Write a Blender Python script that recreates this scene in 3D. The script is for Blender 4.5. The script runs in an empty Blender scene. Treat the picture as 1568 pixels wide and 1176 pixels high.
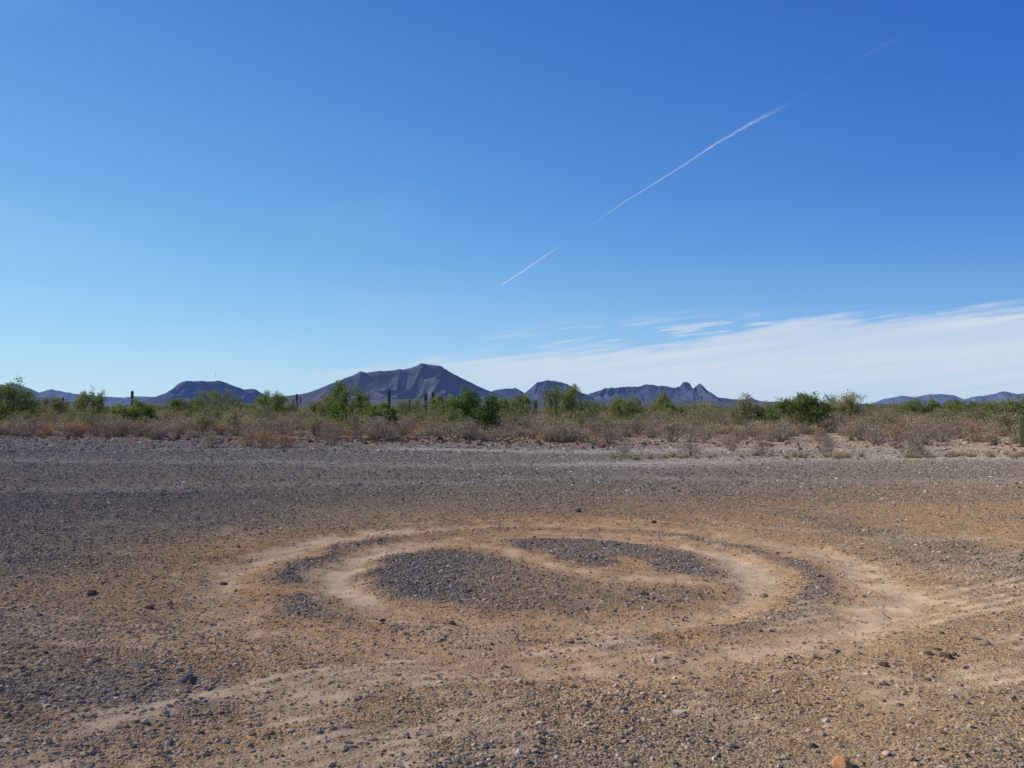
import bpy, math, numpy as np, time
from mathutils import Vector, Matrix
T0=time.time()
rng=np.random.default_rng(7)
scene=bpy.context.scene
scene.view_settings.view_transform='Standard'
scene.view_settings.look='None'
scene.view_settings.exposure=0
SUN_AZ=math.radians(-72); SUN_EL=math.radians(35)

# ------------------------------------------------------------ noise
TAB=np.random.default_rng(3).random((256,256))
def vn(x,y,s=0):
    x=np.asarray(x,float)+s*37.13; y=np.asarray(y,float)+s*71.7
    xi=np.floor(x).astype(np.int64); yi=np.floor(y).astype(np.int64)
    fx=x-xi; fy=y-yi; fx=fx*fx*(3-2*fx); fy=fy*fy*(3-2*fy)
    a=TAB[xi&255,yi&255]; b=TAB[(xi+1)&255,yi&255]; c=TAB[xi&255,(yi+1)&255]; d=TAB[(xi+1)&255,(yi+1)&255]
    return (a*(1-fx)+b*fx)*(1-fy)+(c*(1-fx)+d*fx)*fy
def fbm(x,y,o=4,s=0):
    t=0;a=.5;n=0
    x=np.asarray(x,float); y=np.asarray(y,float)
    for i in range(o):
        t=t+a*vn(x,y,s+i*5); n+=a; a*=.5
        x,y=(x*1.62+y*1.18),(-x*1.18+y*1.62)
    return t/n
def sstep(a,b,x):
    t=np.clip((x-a)/(b-a),0,1); return t*t*(3-2*t)
def gauss(d,w): return np.exp(-(d/w)**2)
def polydist(x,y,pts):
    best=np.full(np.shape(x),1e9)
    for (ax,ay),(bx,by) in zip(pts[:-1],pts[1:]):
        dx,dy=bx-ax,by-ay
        t=np.clip(((x-ax)*dx+(y-ay)*dy)/(dx*dx+dy*dy),0,1)
        best=np.minimum(best,np.hypot(x-ax-t*dx,y-ay-t*dy))
    return best

# ------------------------------------------------------------ ground fields (world metres)
CX,CY=0.40,7.95
TR_A=[(-3.2,2.9),(-1.93,3.68),(-1.67,4.15),(-1.10,4.65),(-.345,4.95),(.28,5.15),(1.22,5.46),(2.23,5.76),(3.18,6.2),(4.56,7.0),(7,8.6)]
TR_B=[(-2.2,2.8),(-1.03,3.50),(-.58,3.82),(.40,4.2),(1.53,4.44),(2.44,4.77),(3.35,5.15),(5.5,6.2)]
TR_C=[(-3.6,3.0),(-2.39,3.68),(-1.8,4.06),(-1.2,4.35)]
TR_D=[(-.75,9.6),(-.55,9.3),(.11,8.7),(.43,8.05),(1.0,7.55),(1.9,7.3),(2.4,7.2)]
TR_E=[(-30,22),(-15.6,24.2),(-8,23.5),(-3,22.2),(3,23),(9,25.2),(16,26),(30,27)]
TR_F=[(-4,31),(1,29),(6,29.5),(10,31.0),(14,30.5),(30,32)]
TR_G=[(-14,12.5),(-7.5,11.6),(-4,10.6),(-2.9,9.3)]
TR_H=[(2.5,11.5),(4.5,9.8),(6.5,9.6),(12,11.5)]
TR_I=[(-9,8.2),(-4.2,6.1),(-2.8,5.6),(-1.2,5.35),(.8,5.6),(2.6,6.3),(4.2,7.7),(9,10.6)]
TR_J=[(-20,16.5),(-9,15.5),(-3,16.8),(3,18.2),(10,17.6),(22,19)]
def edge_line(x):   # where the gravel pad ends and the desert begins
    return 36-0.25*x+3.0*(fbm(x*.16,x*0+3,3,9)-.5)*2
def fields(x,y):
    x=np.asarray(x,float); y=np.asarray(y,float)
    wx=x+(fbm(x*1.1,y*1.1,3,1)-.5)*.45+(fbm(x*4,y*4,2,17)-.5)*.20; wy=y+(fbm(x*1.1,y*1.1,3,2)-.5)*.45+(fbm(x*4,y*4,2,18)-.5)*.20
    r=np.hypot((wx-CX)/1.05,wy-CY); th=np.arctan2(wy-CY,wx-CX)
    br=fbm(x*2.2,y*2.2,4,11); br2=fbm(x*.7,y*.7,3,13); fine=fbm(x*6,y*6,3,15)
    n1=fbm(x*.35,y*.35,4,4); n2=fbm(x*.11,y*.2,4,6)
    g=sstep(10.8,16.0,y+ (n1-.5)*5 -np.maximum(x-1,0)*.30+np.maximum(-x,0)*.35)*(.92-.28*sstep(2,9,x)*sstep(24,15,y))
    g=np.maximum(g,sstep(-2.8,-4.9,x+ (n1-.5)*2.5)*sstep(6.6,9.0,y+(n1-.5)*2)*.75)
    g=np.maximum(g,gauss(y-4.55+.12*(x+3),.38)*sstep(-.9,-2.2,x)*.65)
    g=np.maximum(g,.36*sstep(.42,.6,br2)*sstep(3.6,4.4,r))
    g*=.66+.55*n2
    g*=1-.88*sstep(4.4,3.2,r)
    # donut details
    patch=sstep(1.82,1.46,r)
    dD=polydist(wx,wy,TR_D)
    s_=(wx-.35)*.75+(wy-8.1)-.15
    left=patch*sstep(.12,.42,dD)*sstep(.3,-.45,s_)
    right=patch*sstep(.08,.36,dD)*sstep(-.05,.5,s_)
    lp=left*sstep(1.3,-.8,wx+ (br-.5)*2.2)
    g=np.maximum(g,lp*1.0); g=np.maximum(g,left*.5*sstep(.35,.6,br)); g=np.maximum(g,right*.9*sstep(.28,.52,br))
    midw=.5+.5*np.cos(th-math.pi)
    ringg=gauss(r-2.42,.17)*(.35+.65*np.maximum(sstep(.75,.97,midw),sstep(.3,.05,midw)*.8))
    g=np.maximum(g,ringg*.85*sstep(.33,.56,br+.1))
    # pale packed dust
    p=gauss(r-1.95,.20)*(.42+.75*np.maximum(sstep(.75,1,midw),sstep(.2,0,midw)))
    p=np.maximum(p,gauss(r-2.98,.25)*(.38+.55*np.cos(th+.4)**2)*sstep(.25,.5,br+.1))
    p=np.maximum(p,gauss(r-2.17-.12*np.sin(th*2),.09)*.5)
    p=np.maximum(p,gauss(r-3.45-.1*np.sin(th*3),.10)*.40*sstep(.4,.6,br))
    p=np.maximum(p,gauss(dD,.15)*patch*.7)
    for pts,w,k in ((TR_A,.05,.80),(TR_B,.05,.72),(TR_C,.055,.7),(TR_I,.06,.45)):
        d=polydist(wx*.3+x*.7,wy*.3+y*.7,pts)
        for off in (0,.13,.26):
            p=np.maximum(p,gauss(d-off,w)*k*sstep(.34,.54,br))
        p=np.maximum(p,gauss(d,.3)*k*.35*sstep(.35,.62,br))
    for pts,w,k in ((TR_G,.3,.32),(TR_H,.28,.38)):
        p=np.maximum(p,gauss(polydist(wx,wy,pts),w)*k*sstep(.3,.6,br))
    wr=1+1.0*sstep(0,8,x)
    far=np.maximum(gauss(polydist(x,y+(n1-.5)*3,TR_E)/wr,1.0)*(.45+.45*sstep(-2,4,x)),gauss(polydist(x,y+(n1-.5)*2,TR_F)/wr,1.1)*.95)
    far=np.maximum(far,gauss(polydist(x,y+(n1-.5)*3,TR_J),.7)*.3)*(.6+.7*n2)
    orange=np.clip(sstep(4.6,2.4,r)*(.5+.6*br2)+.36*sstep(.45,.65,n1)+.30*gauss(y-12,2.5)*sstep(-2,1,x),0,1)
    rut=gauss(r-1.95,.22)*.030+gauss(r-2.98,.24)*.026-gauss(r-2.42,.16)*.020-gauss(r-3.5,.2)*.012-patch*.006
    return dict(g=np.clip(g,0,1),p=np.clip(p*(.45+.9*fine),0,1),far=far,orange=orange,br=br,br2=br2,n1=n1,n2=n2,fine=fine,rut=rut,r=r)
def desert_mask(x,y,n1):
    return sstep(-.8,.8,y-edge_line(x))
def height(x,y,F=None):
    if F is None: F=fields(x,y)
    dist=np.hypot(x,y)
    z=-F['rut']*sstep(30,14,dist)
    z=z+(F['br']-.5)*.024*sstep(60,10,dist)+(F['fine']-.5)*.014*sstep(25,8,dist)
    z=z+(F['n1']-.5)*.06*sstep(2,6,dist)
    e=y-edge_line(x)
    bank=gauss(e-1.2,1.6)*(.02+.26*sstep(.35,.65,fbm(x*.13,y*.1,3,21))*sstep(5,0,x)*sstep(-18,-10,x))*sstep(200,60,np.abs(x))
    z=z+bank+sstep(0,20,e)*sstep(3000,200,dist)*((fbm(x*.05,y*.05,4,23)-.5)*.45)
    return z
def lerp(a,b,t): return a*(1-t[...,None])+b*t[...,None]
C=lambda *v: np.array(v,float)
def colour(x,y,F):
    n=x.shape
    B=lambda *v: np.broadcast_to(C(*v),n+(3,))
    base=lerp(B(.385,.262,.143),B(.345,.247,.143),F['br2'])
    base=lerp(base,B(.47,.270,.122),np.clip(F['orange'],0,1))
    gr=lerp(B(.205,.170,.135),B(.29,.25,.205),sstep(12,30,y)*.9)
    base=lerp(base,gr,np.clip(F['g'],0,1))
    base=lerp(base,B(.64,.475,.30),np.clip(F['p'],0,1)*.86)
    base=lerp(base,B(.52,.46,.385),np.clip(F['far'],0,1)*.85)
    e=y-edge_line(x)
    rust=gauss(e+.6,1.7)*(.45+.55*sstep(.4,.6,F['n1']))*(1-.6*sstep(0,6,x))
    base=lerp(base,B(.46,.28,.15),rust)
    grass=gauss(y-25.6-(F['n1']-.5)*3,.8)*sstep(2,6,x)*sstep(.45,.6,fbm(x*.5,y*1.4,3,31))
    base=lerp(base,B(.52,.39,.18),grass*.8)
    dm=desert_mask(x,y,F['n1'])
    des=lerp(B(.46,.34,.22),B(.33,.22,.14),sstep(.35,.65,fbm(x*.08,y*.08,4,33)))
    base=lerp(base,des,dm)
    base*= (.80+.40*F['fine'])[...,None]
    return base

# ------------------------------------------------------------ mesh helpers
def make_mesh(name,verts,faces,smooth=False):
    verts=np.asarray(verts,np.float32); faces=np.asarray(faces,np.int32)
    m=bpy.data.meshes.new(name); nv=len(verts); nf,k=faces.shape
    m.vertices.add(nv); m.vertices.foreach_set('co',verts.ravel())
    m.loops.add(nf*k); m.loops.foreach_set('vertex_index',faces.ravel())
    m.polygons.add(nf); m.polygons.foreach_set('loop_start',np.arange(0,nf*k,k,dtype=np.int32))
    m.polygons.foreach_set('loop_total',np.full(nf,k,np.int32))
    m.polygons.foreach_set('use_smooth',np.full(nf,smooth))
    m.update(calc_edges=True)
    return m
def add_col(m,name,cols):
    a=m.color_attributes.new(name,'FLOAT_COLOR','POINT')
    c=np.ones((len(cols),4),np.float32); c[:,:cols.shape[1]]=cols
    a.data.foreach_set('color',c.ravel())
def add_f(m,name,v):
    a=m.attributes.new(name,'FLOAT','POINT'); a.data.foreach_set('value',np.asarray(v,np.float32).ravel())
def add_obj(name,m,mat=None,loc=(0,0,0)):
    o=bpy.data.objects.new(name,m); scene.collection.objects.link(o); o.location=loc
    if mat and len(m.materials)==0: m.materials.append(mat)
    return o
def grid_faces(nx,ny):
    i=np.arange(nx-1)[None,:]; j=np.arange(ny-1)[:,None]
    a=j*nx+i
    return np.stack([a,a+1,a+nx+1,a+nx],-1).reshape(-1,4)

# ------------------------------------------------------------ materials
def new_mat(name):
    m=bpy.data.materials.new(name); m.use_nodes=True
    nt=m.node_tree; nt.nodes.clear()
    out=nt.nodes.new('ShaderNodeOutputMaterial')
    return m,nt,out
def N(nt,t,**kw):
    n=nt.nodes.new(t)
    for k,v in kw.items():
        if k in n.inputs: n.inputs[k].default_value=v
        else: setattr(n,k,v)
    return n
def mathn(nt,op,a,b=None,c=None,clamp=False):
    n=nt.nodes.new('ShaderNodeMath'); n.operation=op; n.use_clamp=clamp
    for i,v in enumerate((a,b,c)):
        if v is None: continue
        if isinstance(v,(int,float)): n.inputs[i].default_value=v
        else: nt.links.new(v,n.inputs[i])
    return n.outputs[0]
def mixc(nt,fac,a,b,mode='MIX'):
    n=nt.nodes.new('ShaderNodeMix'); n.data_type='RGBA'; n.blend_type=mode
    for s,v in ((n.inputs[0],fac),(n.inputs[6],a),(n.inputs[7],b)):
        if isinstance(v,(int,float)): s.default_value=v
        elif isinstance(v,tuple): s.default_value=v+(1,) if len(v)==3 else v
        else: nt.links.new(v,s)
    return n.outputs[2]

def ground_material():
    m,nt,out=new_mat('desert_ground'); L=nt.links.new
    col=N(nt,'ShaderNodeAttribute',attribute_name='gcol').outputs['Color']
    peb=N(nt,'ShaderNodeAttribute',attribute_name='peb').outputs['Fac']
    tc=N(nt,'ShaderNodeTexCoord').outputs['Object']
    v1=N(nt,'ShaderNodeTexVoronoi',voronoi_dimensions='2D',Scale=75.0); L(tc,v1.inputs['Vector'])
    v2=N(nt,'ShaderNodeTexVoronoi',voronoi_dimensions='2D',Scale=28.0); L(tc,v2.inputs['Vector'])
    nz=N(nt,'ShaderNodeTexNoise',noise_dimensions='2D',Scale=9.0,Detail=4.0,Roughness=.65); L(tc,nz.inputs['Vector'])
    sep=N(nt,'ShaderNodeSeparateColor'); L(v1.outputs['Color'],sep.inputs[0])
    sep2=N(nt,'ShaderNodeSeparateColor'); L(v2.outputs['Color'],sep2.inputs[0])
    f1=mathn(nt,'MULTIPLY_ADD',sep.outputs[0],1.0,.5)
    fm=nt.nodes.new('ShaderNodeMix'); fm.data_type='FLOAT'
    L(peb,fm.inputs[0]); fm.inputs[2].default_value=1.0; L(f1,fm.inputs[3])
    vm=nt.nodes.new('ShaderNodeVectorMath'); vm.operation='SCALE'; L(col,vm.inputs[0]); L(fm.outputs[0],vm.inputs['Scale'])
    gt=mathn(nt,'GREATER_THAN',sep2.outputs[1],.62)
    inside=mathn(nt,'LESS_THAN',v2.outputs['Distance'],.42)
    msk=mathn(nt,'MULTIPLY',mathn(nt,'MULTIPLY',gt,inside),mathn(nt,'MULTIPLY',peb,.75))
    dark=mixc(nt,sep2.outputs[0],(.15,.115,.085),(.46,.36,.26))
    c=mixc(nt,msk,vm.outputs[0],dark)
    nf=mathn(nt,'MULTIPLY_ADD',nz.outputs['Fac'],.7,.65)
    vm2=nt.nodes.new('ShaderNodeVectorMath'); vm2.operation='SCALE'; L(c,vm2.inputs[0]); L(nf,vm2.inputs['Scale'])
    b=N(nt,'ShaderNodeBsdfDiffuse',Roughness=.6)
    L(vm2.outputs[0],b.inputs['Color'])
    h=mathn(nt,'ADD',mathn(nt,'MULTIPLY',mathn(nt,'SUBTRACT',1.0,v1.outputs['Distance']),peb),mathn(nt,'MULTIPLY',msk,1.6))
    h=mathn(nt,'ADD',h,mathn(nt,'MULTIPLY',nz.outputs['Fac'],1.2))
    bp=N(nt,'ShaderNodeBump',Strength=.9,Distance=.008); L(h,bp.inputs['Height']); L(bp.outputs[0],b.inputs['Normal'])
    L(b.outputs[0],out.inputs[0]); return m

def attr_diffuse(name,attr,scale=20):
    m,nt,out=new_mat(name); L=nt.links.new
    col=N(nt,'ShaderNodeAttribute',attribute_name=attr).outputs['Color']
    tc=N(nt,'ShaderNodeTexCoord').outputs['Object']
    nz=N(nt,'ShaderNodeTexNoise',Scale=float(scale),Detail=2.0); L(tc,nz.inputs['Vector'])
    vm=nt.nodes.new('ShaderNodeVectorMath'); vm.operation='SCALE'; L(col,vm.inputs[0])
    L(mathn(nt,'MULTIPLY_ADD',nz.outputs['Fac'],.8,.6),vm.inputs['Scale'])
    b=N(nt,'ShaderNodeBsdfDiffuse',Roughness=.5); L(vm.outputs[0],b.inputs['Color'])
    L(b.outputs[0],out.inputs[0]); return m

def leaf_material(name,ca,cb,transl=.35):
    m,nt,out=new_mat(name); L=nt.links.new
    lc=N(nt,'ShaderNodeAttribute',attribute_name='lc').outputs['Fac']
    oi=N(nt,'ShaderNodeObjectInfo')
    c=mixc(nt,oi.outputs['Random'],ca,cb)
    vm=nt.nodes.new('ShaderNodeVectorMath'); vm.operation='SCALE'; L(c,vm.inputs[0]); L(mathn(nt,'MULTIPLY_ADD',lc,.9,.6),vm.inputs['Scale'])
    d=N(nt,'ShaderNodeBsdfDiffuse'); t=N(nt,'ShaderNodeBsdfTranslucent'); L(vm.outputs[0],d.inputs[0]); L(vm.outputs[0],t.inputs[0])
    mx=N(nt,'ShaderNodeMixShader'); mx.inputs[0].default_value=transl
    L(d.outputs[0],mx.inputs[1]); L(t.outputs[0],mx.inputs[2]); L(mx.outputs[0],out.inputs[0]); return m

# ------------------------------------------------------------ GROUND
def axis(lo_f,hi_f,step,glo,ghi,lo,hi):
    a=list(np.arange(lo_f,hi_f,step)); s=step; v=a[-1]; up=[]
    while v<hi: s*=ghi; v+=s; up.append(v)
    s=step; v=a[0]; dn=[]
    while v>lo: s*=glo; v-=s; dn.append(v)
    return np.array(dn[::-1]+a+up)
xs=axis(-6.5,6.5,.036,1.05,1.05,-90000,90000)
ys=axis(3.0,12.0,.036,1.25,1.035,-40000,90000)
X,Y=np.meshgrid(xs,ys)
F=fields(X,Y); Z=height(X,Y,F); COL=colour(X,Y,F)
dm=desert_mask(X,Y,F['n1'])
PEB=np.clip((1-F['p']*1.1)*(.55+.6*F['br2'])*(1-.5*F['far'])*(1-.35*sstep(3.6,2.6,F['r'])*(1-F['g'])),0,1)*(1-.5*dm)
gm=make_mesh('ground',np.stack([X,Y,Z],-1).reshape(-1,3),grid_faces(len(xs),len(ys)),True)
add_col(gm,'gcol',COL.reshape(-1,3)); add_f(gm,'peb',PEB)
ground=add_obj('ground',gm,ground_material())
print('ground',len(gm.vertices),time.time()-T0)

# ------------------------------------------------------------ GRAVEL (real stones)
import bmesh
def ico(sub):
    bm=bmesh.new(); bmesh.ops.create_icosphere(bm,subdivisions=sub,radius=1)
    v=np.array([p.co[:] for p in bm.verts]); f=np.array([[q.index for q in t.verts] for t in bm.faces]); bm.free(); return v,f
ICO=ico(1); ICO2=ico(2)
OCT=(np.array([[1,0,0],[-1,0,0],[0,1,0],[0,-1,0],[0,0,1],[0,0,-1]],float),np.array([[0,2,4],[2,1,4],[1,3,4],[3,0,4],[2,0,5],[1,2,5],[3,1,5],[0,3,5]]))
def stones(x,y,r,tmpl,jit=.28,sink=.25):
    V,Fc=tmpl; n=len(x); nv=len(V)
    P=V[None]*(1+rng.normal(0,jit,(n,nv,1)).clip(-.45,.5))
    P=P*np.stack([rng.uniform(.75,1.35,n),rng.uniform(.7,1.2,n),rng.uniform(.45,.85,n)],-1)[:,None]
    a=rng.uniform(0,2*math.pi,n); ca,sa=np.cos(a)[:,None],np.sin(a)[:,None]
    tl=rng.normal(0,.35,n)[:,None]; 
    px,py,pz=P[...,0],P[...,1],P[...,2]
    px,pz=px*np.cos(tl)-pz*np.sin(tl),px*np.sin(tl)+pz*np.cos(tl)
    px,py=px*ca-py*sa,px*sa+py*ca
    z=height(x,y)
    P=np.stack([px*r[:,None]+x[:,None],py*r[:,None]+y[:,None],(pz+ (.6-sink*2)*.5)*r[:,None]+z[:,None]],-1)
    faces=(Fc[None]+(np.arange(n)*nv)[:,None,None]).reshape(-1,3)
    return P.reshape(-1,3),faces,nv
def stone_cols(x,y,nv):
    F=fields(x,y); g=colour(x,y,F); n=len(x)
    pal=np.array([[.145,.115,.09],[.24,.197,.155],[.33,.275,.22],[.42,.32,.22],[.52,.41,.29],[.31,.19,.115],[.66,.57,.46]])
    wg=np.array([.26,.31,.22,.09,.05,.03,.05]); wo=np.array([.07,.09,.11,.30,.25,.10,.08])
    ig=rng.choice(7,n,p=wg/wg.sum()); io=rng.choice(7,n,p=wo/wo.sum())
    isg=rng.random(n)<(F['g']*.85+.08)
    c=np.where(isg[:,None],pal[ig],pal[io]*.55+g*.45)
    c*=rng.uniform(.72,1.28,(n,1))
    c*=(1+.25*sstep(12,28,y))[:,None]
    return np.repeat(c,nv,0)
def accept(x,y,lo=.14):
    F=fields(x,y)
    k=(1-.93*F['p'])*(1-.85*F['far'])*(lo+ .5*F['g']+.60*F['br2']**1.5)*(1-.5*sstep(3.6,2.8,F['r'])*(1-F['g']))
    return rng.random(len(x))<k
def scatter(n,y0,y1,k=.70):
    yy=np.sqrt(rng.uniform(y0**2,y1**2,n))
    return rng.uniform(-1,1,n)*(yy*k+1.2),yy
stone_mat=attr_diffuse('gravel_stone','scol',scale=60)
vs=[];fs=[];cs=[];off=0
for n,y0,y1,r0,sg,rmin,rmax,t in ((260000,2.7,8.5,.0064,.46,.003,.020,ICO),(170000,8.2,15,.0098,.42,.004,.028,OCT),
                           (130000,14.5,30,.017,.40,.007,.042,OCT),(9000,2.8,14,.015,.32,.01,.028,ICO),(45000,28,52,.035,.45,.015,.10,OCT)):
    x,y=scatter(n,y0,y1); k=accept(x,y); x,y=x[k],y[k]
    r=np.clip(r0*np.exp(rng.normal(0,sg,len(x))),rmin,rmax)
    v,f,nv=stones(x,y,r,t); vs.append(v); fs.append(f+off); off+=len(v); cs.append(stone_cols(x,y,nv)); print('stones',len(x))
mm=make_mesh('gravel',np.concatenate(vs),np.concatenate(fs)); add_col(mm,'scol',np.concatenate(cs))
add_obj('gravel',mm,stone_mat)
print('gravel',time.time()-T0)

def rock(x,y,r,col,name='rock'):
    V,Fc=ICO2; d=V*(1+rng.normal(0,.13,(len(V),1)))
    q=fbm(V[:,0]*1.6+x*3,V[:,1]*1.6+V[:,2]*2.1,3,40); d*=(.65+.8*q)[:,None]
    d=d*np.array([rng.uniform(.9,1.4),rng.uniform(.7,1.1),rng.uniform(.5,.8)])
    a=rng.uniform(0,6.28); R=np.array([[math.cos(a),-math.sin(a),0],[math.sin(a),math.cos(a),0],[0,0,1]])
    d=(d@R.T)*r; z=float(height(np.array([x]),np.array([y]))[0])
    m=make_mesh(name,d,Fc); add_col(m,'scol',np.tile(np.array(col),(len(d),1))*rng.uniform(.85,1.15,(len(d),1)))
    add_obj(name,m,stone_mat,(x,y,z+r*.15))
DK=(.13,.085,.06); GR=(.20,.175,.15); TN=(.46,.36,.26); OR=(.46,.25,.12)
for x,y,r,c in ((-3.62,6.83,.04,DK),(-2.9,6.35,.032,DK),(-1.9,4.66,.040,GR),(2.78,5.10,.036,DK),(2.70,5.16,.025,DK),(2.86,5.14,.022,DK),
                (.152,3.95,.02,GR),(1.04,3.78,.022,GR),(1.48,3.57,.045,OR),(1.0,12.06,.05,DK),(1.97,11.0,.04,DK),(6.5,13.8,.065,TN),
                (-2.66,7.3,.035,DK),(-.45,5.95,.025,DK),(2.19,6.9,.03,(.36,.22,.17)),(1.14,6.85,.03,DK),(2.3,4.93,.025,DK),(4.6,10.3,.04,TN)):
    rock(x,y,r,c)
n=1300; x=np.concatenate([rng.normal(-5,4.5,800),rng.uniform(-30,30,500)]); y=edge_line(x)+rng.normal(.6,1.7,n)
r=np.clip(.065*np.exp(rng.normal(0,.5,n)),.03,.24); v,f,nv=stones(x,y,r,ICO)
m=make_mesh('rock_bank',v,f); cc=np.array([[.20,.10,.07],[.30,.19,.13],[.12,.08,.07],[.40,.29,.2]])[rng.choice(4,n,p=[.35,.25,.25,.15])]
add_col(m,'scol',np.repeat(cc,nv,0)); add_obj('rock_bank',m,stone_mat)

# ------------------------------------------------------------ PLANTS
def quads_at(P,size):
    n=len(P); a=rng.normal(0,1,(n,3)); a/=np.linalg.norm(a,axis=1)[:,None]
    b=np.cross(a,rng.normal(0,1,(n,3))); b/=np.linalg.norm(b,axis=1)[:,None]
    s=size*rng.uniform(.6,1.4,n)[:,None]; a=a*s; b=b*s*.55
    V=np.stack([P-a,P+b*.9,P+a,P-b*.9],1).reshape(-1,3)
    Fq=np.arange(n*4).reshape(-1,4); return V,Fq
def strip(P0,P1,w0,w1):
    P0=np.asarray(P0,float);P1=np.asarray(P1,float); n=len(P0)
    d=P1-P0; d/=np.linalg.norm(d,axis=1)[:,None]+1e-9
    u=np.cross(d,np.array([.3,.5,.81])); u/=np.linalg.norm(u,axis=1)[:,None]+1e-9; w=np.cross(d,u)
    V=[]
    for k in range(3):
        a=2*math.pi*k/3; o=u*math.cos(a)+w*math.sin(a)
        V.append(P0+o*np.asarray(w0).reshape(-1,1)); V.append(P1+o*np.asarray(w1).reshape(-1,1))
    V=np.stack(V,1).reshape(-1,3); b=(np.arange(n)*6)[:,None]
    Fq=np.concatenate([b+np.array([[0,2,3,1]]),b+np.array([[2,4,5,3]]),b+np.array([[4,0,1,5]])])
    return V,Fq
def plant_mesh(name,wood,leaf,mw,ml):
    Vw,Fw=wood; Vl,Fl,lc=leaf
    V=np.concatenate([Vw,Vl]); Fq=np.concatenate([Fw,Fl+len(Vw)])
    m=make_mesh(name,V,Fq); m.materials.append(mw); m.materials.append(ml)
    mi=np.zeros(len(Fq),np.int32); mi[len(Fw):]=1; m.polygons.foreach_set('material_index',mi)
    add_f(m,'lc',np.concatenate([np.full(len(Vw),.5),lc])); return m
def shrub(name,mw,ml,R=.7,H=1.0,nst=46,nleaf=900,ls=.035,spread=.13,ncl=40):
    az=rng.uniform(0,2*math.pi,nst); el=rng.uniform(.35,1.5,nst); L=rng.uniform(.65,1,nst)
    tip=np.stack([np.cos(az)*np.cos(el)*R*L*1.1,np.sin(az)*np.cos(el)*R*L*1.1,(.12+.9*np.sin(el))*H*L],-1)
    base=np.stack([np.cos(az)*.05,np.sin(az)*.05,np.zeros(nst)-.05],-1)
    mid=tip*.5+base*.5+rng.normal(0,.05,(nst,3)); mid[:,2]-=.04
    W=[strip(base,mid,np.full(nst,.013),np.full(nst,.008)),strip(mid,tip,np.full(nst,.008),np.full(nst,.003))]
    k=rng.integers(0,nst,nst*3); t=rng.uniform(.2,.9,(nst*3,1)); p0=mid[k]*(1-t)+tip[k]*t; p1=p0+rng.normal(0,.13,(nst*3,3))+(tip[k]-mid[k])*.25
    W.append(strip(p0,p1,np.full(nst*3,.006),np.full(nst*3,.003)))
    o=0;vv=[];ff=[]
    for v,f in W: vv.append(v); ff.append(f+o); o+=len(v)
    cl=np.concatenate([tip,p1])[rng.choice(nst*4,ncl,replace=False)]
    P=cl[rng.integers(0,ncl,nleaf)]+rng.normal(0,spread,(nleaf,3))*np.array([1,1,.7]); P[:,2]=np.abs(P[:,2])
    V,Fl=quads_at(P,ls)
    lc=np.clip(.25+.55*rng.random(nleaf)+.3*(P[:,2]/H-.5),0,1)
    return plant_mesh(name,(np.concatenate(vv),np.concatenate(ff)),(V,Fl,np.repeat(lc,4)),mw,ml)
def wood_mat(name,a,b):
    m,nt,out=new_mat(name); L=nt.links.new
    tc=N(nt,'ShaderNodeTexCoord').outputs['Object']; nz=N(nt,'ShaderNodeTexNoise',Scale=14.0,Detail=2.0); L(tc,nz.inputs['Vector'])
    d=N(nt,'ShaderNodeBsdfDiffuse'); L(mixc(nt,nz.outputs['Fac'],a,b),d.inputs['Color']); L(d.outputs[0],out.inputs[0]); return m
w_grey=wood_mat('dead_twigs',(.22,.175,.13),(.38,.32,.26)); w_green=wood_mat('palo_verde_bark',(.12,.13,.06),(.22,.21,.10))
l_brown=leaf_material('dry_leaves',(.27,.19,.125),(.43,.345,.245),.25)
l_olive=leaf_material('olive_leaves',(.19,.195,.085),(.30,.275,.14),.35)
l_rust=leaf_material('rust_leaves',(.42,.20,.08),(.34,.18,.085),.25)
l_green=leaf_material('green_leaves',(.15,.195,.06),(.24,.26,.095),.4)
l_straw=leaf_material('straw_leaves',(.50,.38,.18),(.58,.44,.21),.25)
def coll(name,meshes):
    c=bpy.data.collections.new(name)
    for i,m in enumerate(meshes):
        o=bpy.data.objects.new('%s_variant_%02d'%(name,i),m); c.objects.link(o)
    return c
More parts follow.
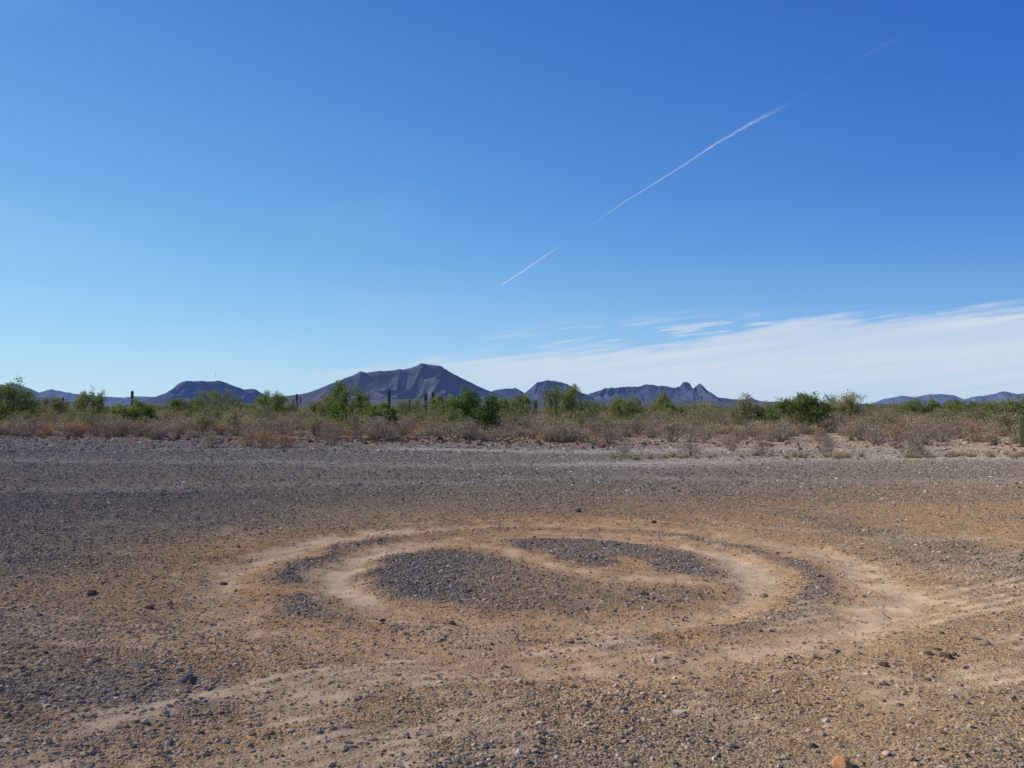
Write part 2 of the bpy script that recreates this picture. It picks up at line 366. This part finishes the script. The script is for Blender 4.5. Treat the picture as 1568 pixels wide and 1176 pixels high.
def palo(name,H=3.2,W=1.7,nleaf=4200,ls=.045,ml=None,mw=None,low=.18,full=120):
    segs=[];tips=[]
    def grow(p,d,L,r,lev):
        q=p+d*L
        segs.append((p,q,r,r*.68))
        if lev==0: tips.append(q); return
        for i in range(rng.integers(2,4)):
            nd=d+rng.normal(0,.42,3); nd[2]+=.04; nd/=np.linalg.norm(nd)
            grow(q,nd,L*rng.uniform(.62,.9),r*.62,lev-1)
        if lev<=2: tips.append(q)
    ns=rng.integers(4,7)
    for i in range(ns):
        a=2*math.pi*i/ns+rng.uniform(-.4,.4); s=rng.uniform(.35,1.1)
        d=np.array([math.cos(a)*s,math.sin(a)*s,1.0]); d/=np.linalg.norm(d)
        grow(np.array([math.cos(a)*.08,math.sin(a)*.08,-.1]),d,.75,.06,4)
    S0=np.array([s[0] for s in segs]);S1=np.array([s[1] for s in segs]); T=np.array(tips)
    sc=np.array([W/np.percentile(np.abs(T[:,:2]),95),]*2+[H*.95/np.percentile(T[:,2],94)])
    S0=S0*sc;S1=S1*sc;T=T*sc
    wd=strip(S0,S1,np.array([s[2] for s in segs]),np.array([s[3] for s in segs]))
    keep=T[rng.random(len(T))<.8]
    a=rng.uniform(0,6.28,full); rr_=W*np.sqrt(rng.uniform(.02,.95,full)); hh_=low+rng.random(full)**.6*(H*.95*np.sqrt(np.clip(1-(rr_/W)**2,0.05,1))-low).clip(.05)
    low_t=np.stack([np.cos(a)*rr_,np.sin(a)*rr_,hh_],-1)
    keep=np.concatenate([keep,low_t]); k=rng.integers(0,len(keep),nleaf)
    P=keep[k]+rng.normal(0,.07+.02*H,(nleaf,3)); P[:,2]=np.maximum(P[:,2],.05)
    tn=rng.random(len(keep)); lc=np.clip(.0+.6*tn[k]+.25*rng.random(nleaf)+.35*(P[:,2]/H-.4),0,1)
    V,Fl=quads_at(P,ls)
    return plant_mesh(name,wd,(V,Fl,np.repeat(lc,4)),mw or w_green,ml or l_green)

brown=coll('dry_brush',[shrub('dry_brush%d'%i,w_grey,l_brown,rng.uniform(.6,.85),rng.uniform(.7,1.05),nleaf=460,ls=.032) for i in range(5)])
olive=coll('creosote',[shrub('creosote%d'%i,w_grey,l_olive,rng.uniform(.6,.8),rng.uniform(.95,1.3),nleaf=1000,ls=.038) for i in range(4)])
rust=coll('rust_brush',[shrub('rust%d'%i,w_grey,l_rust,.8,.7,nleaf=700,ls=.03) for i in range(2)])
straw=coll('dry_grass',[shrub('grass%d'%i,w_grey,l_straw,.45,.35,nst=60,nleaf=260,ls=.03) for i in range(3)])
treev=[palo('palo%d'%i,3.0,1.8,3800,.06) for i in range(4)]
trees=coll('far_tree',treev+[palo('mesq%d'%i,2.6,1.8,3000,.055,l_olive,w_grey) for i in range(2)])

def scatter_obj(name,collection,x,y,smin,smax,nvar):
    z=height(x,y); n=len(x)
    m=bpy.data.meshes.new(name); m.vertices.add(n); m.vertices.foreach_set('co',np.stack([x,y,z],-1).astype(np.float32).ravel())
    s=rng.uniform(smin,smax,n)
    a=m.attributes.new('scl','FLOAT_VECTOR','POINT'); a.data.foreach_set('vector',(np.stack([s*rng.uniform(.85,1.3,n),s*rng.uniform(.85,1.3,n),s],-1)).astype(np.float32).ravel())
    a=m.attributes.new('rot','FLOAT_VECTOR','POINT'); rr=np.zeros((n,3),np.float32); rr[:,2]=rng.uniform(0,6.28,n); a.data.foreach_set('vector',rr.ravel())
    a=m.attributes.new('idx','INT','POINT'); a.data.foreach_set('value',rng.integers(0,nvar,n).astype(np.int32))
    o=add_obj(name,m)
    ng=bpy.data.node_groups.new(name+'_scatter','GeometryNodeTree')
    ng.interface.new_socket('Geometry',in_out='INPUT',socket_type='NodeSocketGeometry'); ng.interface.new_socket('Geometry',in_out='OUTPUT',socket_type='NodeSocketGeometry')
    gi=ng.nodes.new('NodeGroupInput'); go=ng.nodes.new('NodeGroupOutput'); ip=ng.nodes.new('GeometryNodeInstanceOnPoints')
    ci=ng.nodes.new('GeometryNodeCollectionInfo'); ci.inputs['Collection'].default_value=collection
    ci.inputs['Separate Children'].default_value=True; ci.inputs['Reset Children'].default_value=True
    def na(nm,t):
        q=ng.nodes.new('GeometryNodeInputNamedAttribute'); q.data_type=t; q.inputs['Name'].default_value=nm; return q.outputs[0]
    ip.inputs['Pick Instance'].default_value=True
    ng.links.new(gi.outputs[0],ip.inputs['Points']); ng.links.new(ci.outputs[0],ip.inputs['Instance'])
    ng.links.new(na('idx','INT'),ip.inputs['Instance Index'])
    e2r=ng.nodes.new('FunctionNodeEulerToRotation'); ng.links.new(na('rot','FLOAT_VECTOR'),e2r.inputs[0]); ng.links.new(e2r.outputs[0],ip.inputs['Rotation'])
    ng.links.new(na('scl','FLOAT_VECTOR'),ip.inputs['Scale']); ng.links.new(ip.outputs[0],go.inputs[0])
    md=o.modifiers.new('scatter','NODES'); md.node_group=ng; return o
def region(n,d0,d1,k=.85,e0=.5,clump=.0,seed=0):
    yy=np.sqrt(rng.uniform(d0**2,d1**2,n)); xx=rng.uniform(-1,1,n)*(yy*k+6)
    ok=yy>edge_line(xx)+e0
    if clump: ok&=fbm(xx*.09,yy*.09,3,50+seed)>clump
    return xx[ok],yy[ok]
def cat(*a): return np.concatenate([q[0] for q in a]),np.concatenate([q[1] for q in a])
scatter_obj('dry_brush',brown,*cat(region(240,32,50,e0=-.8),region(1450,42,120,e0=2.5,clump=.42),region(2600,120,500),region(1500,500,1800)),.4,1.25,5)
scatter_obj('creosote_bush',olive,*cat(region(950,42,120,e0=4,clump=.46,seed=3),region(2500,120,500),region(2400,500,2200)),.5,1.4,4)
scatter_obj('rust_brush',rust,*cat(region(300,34,110,e0=.3),region(400,110,400)),.5,1.15,2)
scatter_obj('dry_grass',straw,*cat(region(2900,31,90,e0=-1,clump=.42,seed=5)),.5,1.3,3)
xx=rng.uniform(3,20,110); yy=25.3+rng.normal(0,.5,110)+.05*xx
scatter_obj('dry_grass',straw,xx,yy,.12,.4,3)
scatter_obj('distant_desert_trees',trees,*cat(region(55,75,160,e0=10),region(420,160,600),region(1200,600,2800)),.45,1.12,6)
print('plants',time.time()-T0)

def put(name,mesh,x,y,s=1,rz=0,sz=None):
    z=float(height(np.array([float(x)]),np.array([float(y)]))[0])
    o=add_obj(name,mesh,None,(x,y,z-.03)); o.scale=(s,s,sz or s); o.rotation_euler[2]=rz; return o
brightg=leaf_material('bright_leaves',(.17,.225,.06),(.21,.26,.075),.4)
darkg=leaf_material('dense_leaves',(.095,.16,.04),(.11,.18,.05),.35)
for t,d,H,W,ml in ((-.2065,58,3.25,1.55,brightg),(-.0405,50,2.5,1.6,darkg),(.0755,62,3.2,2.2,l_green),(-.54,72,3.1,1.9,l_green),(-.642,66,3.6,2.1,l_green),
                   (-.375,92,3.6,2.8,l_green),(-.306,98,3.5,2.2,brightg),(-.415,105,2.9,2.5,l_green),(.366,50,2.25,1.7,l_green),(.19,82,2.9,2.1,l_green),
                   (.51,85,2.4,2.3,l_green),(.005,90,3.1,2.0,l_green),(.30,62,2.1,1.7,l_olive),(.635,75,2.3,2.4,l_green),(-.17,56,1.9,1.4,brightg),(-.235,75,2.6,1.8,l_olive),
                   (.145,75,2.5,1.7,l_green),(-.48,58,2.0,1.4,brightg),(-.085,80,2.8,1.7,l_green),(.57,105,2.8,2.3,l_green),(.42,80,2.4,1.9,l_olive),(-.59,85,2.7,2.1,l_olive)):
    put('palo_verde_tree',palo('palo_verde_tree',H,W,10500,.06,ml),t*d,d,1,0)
for x,y,s,mt in ((-9.9,31.6,1.0,rust),(-9.2,32.2,.8,rust),(-12.2,32,.8,brown),(3.8,26.8,.42,brown),(6.0,26.8,.72,brown),(8.5,26.8,.6,brown),(10.7,26.8,.5,brown),(13.4,26.4,.8,brown),(8.3,29.7,.5,brown),(-10.8,32.4,.7,brown),(13.9,26.9,.5,brown),(-7.6,33.5,.7,brown)):
    put('dry_shrub',mt.objects[rng.integers(0,len(mt.objects))].data,x,y,s,rng.uniform(0,6))

# ------------------------------------------------------------ SAGUAROS
cm,nt,out=new_mat('saguaro_skin')
tc=N(nt,'ShaderNodeTexCoord').outputs['Object']; nz=N(nt,'ShaderNodeTexNoise',Scale=6.0,Detail=4.0); nt.links.new(tc,nz.inputs['Vector'])
bb=N(nt,'ShaderNodeBsdfPrincipled',Roughness=.7); nt.links.new(mixc(nt,nz.outputs['Fac'],(.045,.055,.03),(.09,.10,.05)),bb.inputs['Base Color']); nt.links.new(bb.outputs[0],out.inputs[0])
def ribbed(path,rad,nr=12):
    path=np.array(path,float); seg=nr*2; V=[];n=len(path)
    for i,p in enumerate(path):
        d=path[min(i+1,n-1)]-path[max(i-1,0)]; d/=np.linalg.norm(d)
        u=np.cross(d,[0,1,.01]); u/=np.linalg.norm(u); w=np.cross(d,u)
        for k in range(seg):
            a=2*math.pi*k/seg; r=rad[i]*(1.0 if k%2==0 else .82); V.append(p+(u*math.cos(a)+w*math.sin(a))*r)
    Fq=[]
    for i in range(n-1):
        for k in range(seg): Fq.append([i*seg+k,i*seg+(k+1)%seg,(i+1)*seg+(k+1)%seg,(i+1)*seg+k])
    return np.array(V),np.array(Fq)
def saguaro(H,R,arms):
    parts=[]
    zz=np.concatenate([np.linspace(-.1,H-R,9),H-R+R*np.sin(np.linspace(.3,1.57,5))])
    rr=np.concatenate([R*np.array([.8,.9,.97,1,1.03,1.03,1,1,.98]),R*np.cos(np.linspace(.3,1.54,5))])
    parts.append(ribbed([(0,0,z) for z in zz],rr))
    for z0,az,out_,L in arms:
        r=R*.68; c,s=math.cos(az),math.sin(az); P=[];Rr=[]
        for t in np.linspace(0,1,6): P.append((c*out_*math.sin(t*1.57),s*out_*math.sin(t*1.57),z0+out_*.7*(1-math.cos(t*1.57)))); Rr.append(r*(.75+.25*t))
        zb=P[-1][2]
        for t in np.linspace(.2,1,5): P.append((c*out_,s*out_,zb+(L-r)*t)); Rr.append(r)
        for a in np.linspace(.3,1.54,4): P.append((c*out_,s*out_,zb+L-r+r*math.sin(a))); Rr.append(r*math.cos(a))
        parts.append(ribbed(P,Rr,9))
    o=0;vv=[];ff=[]
    for v,f in parts: vv.append(v); ff.append(f+o); o+=len(v)
    m=make_mesh('saguaro_cactus',np.concatenate(vv),np.concatenate(ff)); m.materials.append(cm); return m
for t,d,H,R,arms in ((-.482,100,3.9,.17,[]),(-.156,95,3.9,.19,[]),(-.1095,90,3.4,.19,[]),(-.1003,92,3.6,.18,[]),(-.130,110,2.9,.18,[]),
                   (.030,100,2.8,.18,[]),(.24,130,2.8,.2,[(1.2,.2,.5,.6)]),(.162,120,2.7,.19,[]),(-.345,190,4.2,.22,[]),(-.57,150,3.6,.22,[]),
                   (-.02,220,3.8,.24,[]),(.60,170,3.0,.22,[]),(.648,33,1.35,.14,[]),(-.273,160,4.6,.24,[(2.4,.3,.7,1.2),(2.0,3.3,.7,1.0)]),(.087,200,3.8,.24,[]),(.35,200,3.4,.22,[])):
    put('saguaro_cactus',saguaro(H,R,arms),t*d,d)

# ------------------------------------------------------------ MOUNTAINS
def mtn_material(name,ca,cb,haze_glow,hs):
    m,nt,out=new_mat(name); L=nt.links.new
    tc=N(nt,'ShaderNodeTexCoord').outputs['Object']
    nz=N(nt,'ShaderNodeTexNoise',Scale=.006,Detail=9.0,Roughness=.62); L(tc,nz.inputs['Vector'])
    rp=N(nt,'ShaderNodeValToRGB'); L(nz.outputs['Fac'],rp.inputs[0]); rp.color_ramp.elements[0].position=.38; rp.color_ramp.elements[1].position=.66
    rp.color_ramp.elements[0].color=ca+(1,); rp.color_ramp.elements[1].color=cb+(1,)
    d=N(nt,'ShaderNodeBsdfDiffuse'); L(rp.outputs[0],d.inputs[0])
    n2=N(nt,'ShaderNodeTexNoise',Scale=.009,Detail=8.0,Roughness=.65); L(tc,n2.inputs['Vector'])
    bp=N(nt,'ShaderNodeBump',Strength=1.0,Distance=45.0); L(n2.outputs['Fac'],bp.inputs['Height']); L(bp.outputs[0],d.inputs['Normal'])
    e=N(nt,'ShaderNodeEmission'); e.inputs[0].default_value=haze_glow+(1,); e.inputs[1].default_value=hs  # blue glow added to the rock, imitating airlight over the distance
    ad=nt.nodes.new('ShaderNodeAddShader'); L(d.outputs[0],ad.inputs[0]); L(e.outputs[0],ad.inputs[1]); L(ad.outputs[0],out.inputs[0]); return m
K=1206.
def mountain(name,pts,D,depth,mat,seed,rough=1.2,nx=520,ny=160,gul=.55,spur=420.,pw=.85,hk=1.04):
    pts=np.array(pts,float); pts[:,1]=pts[:,1]*hk+.5
    u=np.linspace(pts[0,0],pts[-1,0],nx); pr=np.interp(u,pts[:,0],pts[:,1])
    pr=pr+(fbm(u/9.,u*0,4,seed)-.5)*rough*2*sstep(0,4,pr-pts[:,1].min())
    X=np.broadcast_to(u/K*D,(ny,nx)); v=np.linspace(-1,1,ny)[:,None]
    Hh=np.maximum(pr/K*D,0)[None,:]
    sx=X/spur+ (fbm(X/spur/2,v*2+X*0,3,seed+2)-.5)*1.8
    rd=1-np.abs(2*vn(sx,v*1.3+X*0,seed+3)-1)*1.5
    rd2=1-np.abs(2*vn(sx*2.7,v*3+X*0,seed+4)-1)
    rd3=1-np.abs(2*vn(sx*6.1,v*7+X*0,seed+6)-1)
    env=np.sin(np.pi*np.clip(np.abs(v),0,1)**.62)
    f=np.clip(1-np.abs(v),0,1)**pw
    f=f*(1-env*gul*(1-np.clip(.58*rd+.28*rd2+.14*rd3,0,1)))
    f=f*(.0+1*f)**.35
    edge=sstep(0,.04,(X-X.min())/(X.max()-X.min()))*sstep(0,.04,(X.max()-X)/(X.max()-X.min()))
    Zm=Hh*f*edge+1.6*f-3
    Yw=D+v*depth+0*X
    m=make_mesh(name,np.stack([X*(1+0*v),Yw,Zm],-1).reshape(-1,3),grid_faces(nx,ny),True)
    return add_obj(name,m,mat)
S=lambda L:[(x-784,625-y) for x,y in L]
m_main=mtn_material('hazed_volcanic_rock_near',(.046,.052,.072),(.120,.110,.122),(.22,.34,.80),.135)  # bluish colours of all ranges include painted distance haze
m_mid=mtn_material('hazed_volcanic_rock',(.038,.046,.074),(.090,.088,.112),(.19,.33,.82),.160)
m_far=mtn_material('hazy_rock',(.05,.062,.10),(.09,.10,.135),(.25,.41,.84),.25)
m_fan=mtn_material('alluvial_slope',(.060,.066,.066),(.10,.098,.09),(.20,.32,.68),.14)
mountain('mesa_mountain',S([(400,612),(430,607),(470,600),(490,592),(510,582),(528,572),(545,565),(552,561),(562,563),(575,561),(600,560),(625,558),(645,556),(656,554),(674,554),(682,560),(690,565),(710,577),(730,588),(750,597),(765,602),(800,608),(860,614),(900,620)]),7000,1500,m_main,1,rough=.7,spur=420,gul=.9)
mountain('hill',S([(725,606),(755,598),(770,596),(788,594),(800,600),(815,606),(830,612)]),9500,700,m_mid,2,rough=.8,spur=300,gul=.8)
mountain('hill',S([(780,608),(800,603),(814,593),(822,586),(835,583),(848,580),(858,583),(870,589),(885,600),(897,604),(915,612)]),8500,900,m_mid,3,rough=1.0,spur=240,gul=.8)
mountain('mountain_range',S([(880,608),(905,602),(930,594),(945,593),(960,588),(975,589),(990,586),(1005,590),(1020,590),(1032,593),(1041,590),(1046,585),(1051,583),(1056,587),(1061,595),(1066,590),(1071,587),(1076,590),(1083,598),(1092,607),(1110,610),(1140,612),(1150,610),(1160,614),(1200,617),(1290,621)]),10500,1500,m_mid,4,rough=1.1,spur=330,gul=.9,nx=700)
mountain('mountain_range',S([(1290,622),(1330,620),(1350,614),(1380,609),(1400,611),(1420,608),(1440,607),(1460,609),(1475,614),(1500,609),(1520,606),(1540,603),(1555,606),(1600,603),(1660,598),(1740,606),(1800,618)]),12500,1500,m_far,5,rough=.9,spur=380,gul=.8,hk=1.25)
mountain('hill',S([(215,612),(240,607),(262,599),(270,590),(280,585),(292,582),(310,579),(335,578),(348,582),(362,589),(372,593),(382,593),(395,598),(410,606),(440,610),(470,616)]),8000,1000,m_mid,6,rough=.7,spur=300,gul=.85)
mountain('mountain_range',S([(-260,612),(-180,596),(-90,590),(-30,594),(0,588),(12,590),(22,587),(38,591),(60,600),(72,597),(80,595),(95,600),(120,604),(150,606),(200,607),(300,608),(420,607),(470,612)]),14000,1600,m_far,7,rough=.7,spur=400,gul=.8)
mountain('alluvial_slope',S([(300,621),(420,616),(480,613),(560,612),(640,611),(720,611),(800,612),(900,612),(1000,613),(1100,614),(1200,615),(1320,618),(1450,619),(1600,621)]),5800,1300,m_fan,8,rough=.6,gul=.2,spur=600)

mm_,nt,out=new_mat('galvanised_steel'); b=N(nt,'ShaderNodeBsdfPrincipled',Roughness=.5,Metallic=.6)
nzz=N(nt,'ShaderNodeTexNoise',Scale=1.0); nt.links.new(mixc(nt,nzz.outputs['Fac'],(.2,.2,.22),(.35,.35,.37)),b.inputs['Base Color']); nt.links.new(b.outputs[0],out.inputs[0])
def mast(x,y,z,H):
    A=[];B=[]
    for k in range(3):
        a=2.09*k; A.append((2*math.cos(a),2*math.sin(a),0)); B.append((.5*math.cos(a),.5*math.sin(a),H))
        for j in range(8):
            f0,f1=j/8,(j+1)/8; a2=2.09*(k+1); r0,r1=2-1.5*f0,2-1.5*f1
            A.append((r0*math.cos(a),r0*math.sin(a),H*f0)); B.append((r1*math.cos(a2),r1*math.sin(a2),H*f1))
    v,f=strip(A,B,np.full(len(A),.35),np.full(len(A),.35)); m=make_mesh('radio_mast',v,f); m.materials.append(mm_); add_obj('radio_mast',m,None,(x,y,z))
mast((330-784)/K*8000,8000,(625-577)/K*8000-2,52); mast((316-784)/K*8000,8000,(625-577.5)/K*8000-2,25)

# ------------------------------------------------------------ CLOUDS & CONTRAIL
def cloud_mat(name,colr,st):
    m,nt,out=new_mat(name); L=nt.links.new
    al=N(nt,'ShaderNodeAttribute',attribute_name='alpha').outputs['Fac']
    e=N(nt,'ShaderNodeEmission'); e.inputs[0].default_value=colr+(1,); e.inputs[1].default_value=st  # emission stands in for sunlight scattered by cirrus and contrail
    t=N(nt,'ShaderNodeBsdfTransparent'); mx=N(nt,'ShaderNodeMixShader'); L(al,mx.inputs[0]); L(t.outputs[0],mx.inputs[1]); L(e.outputs[0],mx.inputs[2]); L(mx.outputs[0],out.inputs[0]); return m
R=70000.
u=np.linspace(-420,1500,1300); w=np.linspace(0,190,260); U,Wv=np.meshgrid(u,w)
xp=U+784; yp=625-Wv; ys_=yp+.13*xp
top=np.interp(xp,[300,470,640,760,850,1000,1130,1200,1260,1350,1568,2300],[575,567,551,541,536,524,507,492,485,480,462,420])
st=fbm(xp/100.,ys_/5.5,4,60); st2=fbm(xp/260.,ys_/11.,4,62)
e=yp-top+(st-.5)*34+(fbm(xp/45.,yp/30.,3,64)-.5)*12
body=sstep(-4,18,e)*(.80+.55*(st2-.40))
body*=np.interp(yp,[460,545,575,600,625],[1,1,.90,.68,.55])
body*=sstep(440,700,xp)*.55+.45*sstep(440,520,xp)*gauss(yp-top-6,16)+.45*sstep(620,900,xp)*(1-gauss(yp-top-6,16))
wisp=sstep(.44,.72,fbm(xp/60.,ys_/4.,4,66))*sstep(720,880,xp)*sstep(1400,1150,xp)*gauss(yp-(512-(xp-950)*.06),17)
wisp2=sstep(.5,.75,st)*gauss(yp-511,6)*gauss(xp-735,60)*.8+sstep(.5,.75,st)*gauss(yp-480,6)*gauss(xp-1110,60)*.5
al=np.clip(np.maximum(body*.88,np.maximum(wisp*.7,wisp2)),0,.92)
m=make_mesh('cirrus_cloud',np.stack([U/K*R,R+0*U,Wv/K*R],-1).reshape(-1,3),grid_faces(len(u),len(w)),True); add_f(m,'alpha',al)
cl=add_obj('cirrus_cloud',m,cloud_mat('cirrus',(.81,.885,1.0),.82))
def contrail(pts,wid,alf,seed):
    A=[];n=260; pts=np.array(pts,float); t=np.linspace(0,1,n)
    U=np.interp(t,np.linspace(0,1,len(pts)),pts[:,0]); E=np.interp(t,np.linspace(0,1,len(pts)),pts[:,1])
    wd=np.interp(t,np.linspace(0,1,len(wid)),wid); aa=np.interp(t,np.linspace(0,1,len(alf)),alf)
    Dd=9500/(E/K); X=U/K*Dd; Yc=Dd; Zc=np.full(n,9500.)
    j=(fbm(t*25,t*0,3,seed)-.5)*wd*.8; wv=wd*(.6+.8*fbm(t*40,t*0+5,3,seed+1))
    nseg=9
    dirx=np.gradient(X);diry=np.gradient(Yc); nn=np.hypot(dirx,diry)
    V=[]
    for k in range(nseg):
        s=(k/(nseg-1)-.5)*2
        offv=(s*wv+j)/K*Dd
        V.append(np.stack([X+offv*.45*(-diry/nn)*-1,Yc,Zc+offv*.9],-1)); A.append(aa*np.exp(-(s*1.7)**2)*np.clip(-.1+1.7*fbm(t*50+k*.9,t*0+k*.7,4,seed+2),0,1.2))
    m=make_mesh('contrail',np.stack(V,0).reshape(-1,3),grid_faces(n,nseg),True); add_f(m,'alpha',np.clip(np.stack(A,0),0,1)); return m
cmat=cloud_mat('contrail_ice',(.82,.9,1.0),.85)
for pts,wid,alf,sd in (([(767,436),(800,415),(830,394),(862,373)],[.9,1.3,1.5,1.2],[1,.9,.65,.05],70),
                    ([(902,345),(965,302),(1030,262),(1100,216),(1150,187),(1210,155)],[.8,1.2,1.4,2.0,3.8,5],[.12,.45,.5,.55,.45,.03],74),
                    ([(1210,155),(1280,112),(1350,68),(1440,18)],[6,5,5,5],[.03,.01,.03,.0],78)):
    m=contrail(S(pts),wid,alf,sd); add_obj('contrail',m,cmat)

# ------------------------------------------------------------ SKY, SUN, CAMERA
w=bpy.data.worlds.new('World'); scene.world=w; w.use_nodes=True; nt=w.node_tree; nt.nodes.clear(); L=nt.links.new
out=nt.nodes.new('ShaderNodeOutputWorld'); bg=nt.nodes.new('ShaderNodeBackground')
sk=nt.nodes.new('ShaderNodeTexSky'); sk.sky_type='NISHITA'; sk.sun_disc=False; sk.sun_elevation=SUN_EL; sk.sun_rotation=SUN_AZ
sk.altitude=300; sk.air_density=1.0; sk.dust_density=.4; sk.ozone_density=3.0
lin=lambda c: tuple(((v/255)/12.92 if v/255<=.04045 else ((v/255+.055)/1.055)**2.4)*10 for v in c)+(1,)
tc=nt.nodes.new('ShaderNodeTexCoord'); sx=nt.nodes.new('ShaderNodeSeparateXYZ'); L(tc.outputs['Generated'],sx.inputs[0])
def ramp(stops):
    r=nt.nodes.new('ShaderNodeValToRGB'); L(sx.outputs[2],r.inputs[0])
    el=r.color_ramp.elements
    while len(el)<len(stops): el.new(.5)
    for q,(p,c) in zip(el,stops): q.position=p; q.color=lin(c)
    return r.outputs[0]
rl=ramp([(0,(190,224,246)),(.06,(170,216,248)),(.12,(148,204,246)),(.19,(126,188,241)),(.26,(109,173,235)),(.36,(91,155,225)),(.47,(75,136,215)),(1,(32,80,170))])
rr=ramp([(0,(168,206,238)),(.06,(144,191,238)),(.12,(112,168,230)),(.19,(83,143,221)),(.26,(64,124,211)),(.36,(51,109,201)),(.47,(42,95,190)),(1,(18,56,140))])
hx=mathn(nt,'POWER',mathn(nt,'ADD',mathn(nt,'MULTIPLY',sx.outputs[0],sx.outputs[0]),mathn(nt,'MULTIPLY',sx.outputs[1],sx.outputs[1])),.5)
sa=mathn(nt,'DIVIDE',sx.outputs[0],mathn(nt,'MAXIMUM',hx,.001))
fac=mathn(nt,'MULTIPLY_ADD',sa,.88,.5,clamp=True)
grad=mixc(nt,fac,rl,rr)
mp=nt.nodes.new('ShaderNodeMapping'); mp.inputs['Scale'].default_value=(2.2,2.2,9); L(tc.outputs['Generated'],mp.inputs[0])
nz=N(nt,'ShaderNodeTexNoise',Scale=1.3,Detail=4.0,Roughness=.5); L(mp.outputs[0],nz.inputs['Vector'])
vf=mathn(nt,'MULTIPLY',mathn(nt,'SUBTRACT',nz.outputs['Fac'],.5,clamp=True),mathn(nt,'MULTIPLY_ADD',fac,-.45,.40,clamp=True))
grad=mixc(nt,vf,grad,(7.5,8.6,9.6))
fin=mixc(nt,.90,sk.outputs[0],grad)
L(fin,bg.inputs[0]); bg.inputs[1].default_value=.10
L(bg.outputs[0],out.inputs[0])
sl=bpy.data.lights.new('sun','SUN'); sl.energy=4.8; sl.angle=math.radians(.53); sl.color=(1,.90,.76)
so=bpy.data.objects.new('sun',sl); scene.collection.objects.link(so)
sd=Vector((math.sin(SUN_AZ)*math.cos(SUN_EL),math.cos(SUN_AZ)*math.cos(SUN_EL),math.sin(SUN_EL)))
so.rotation_euler=sd.to_track_quat('Z','Y').to_euler()
cd=bpy.data.cameras.new('camera'); co=bpy.data.objects.new('camera',cd); scene.collection.objects.link(co)
cd.lens=27.7; cd.sensor_width=36; cd.clip_start=.1; cd.clip_end=200000
co.location=(0,0,1.6); co.rotation_euler=(math.radians(90+1.76),0,0)
scene.camera=co
print('done',time.time()-T0)
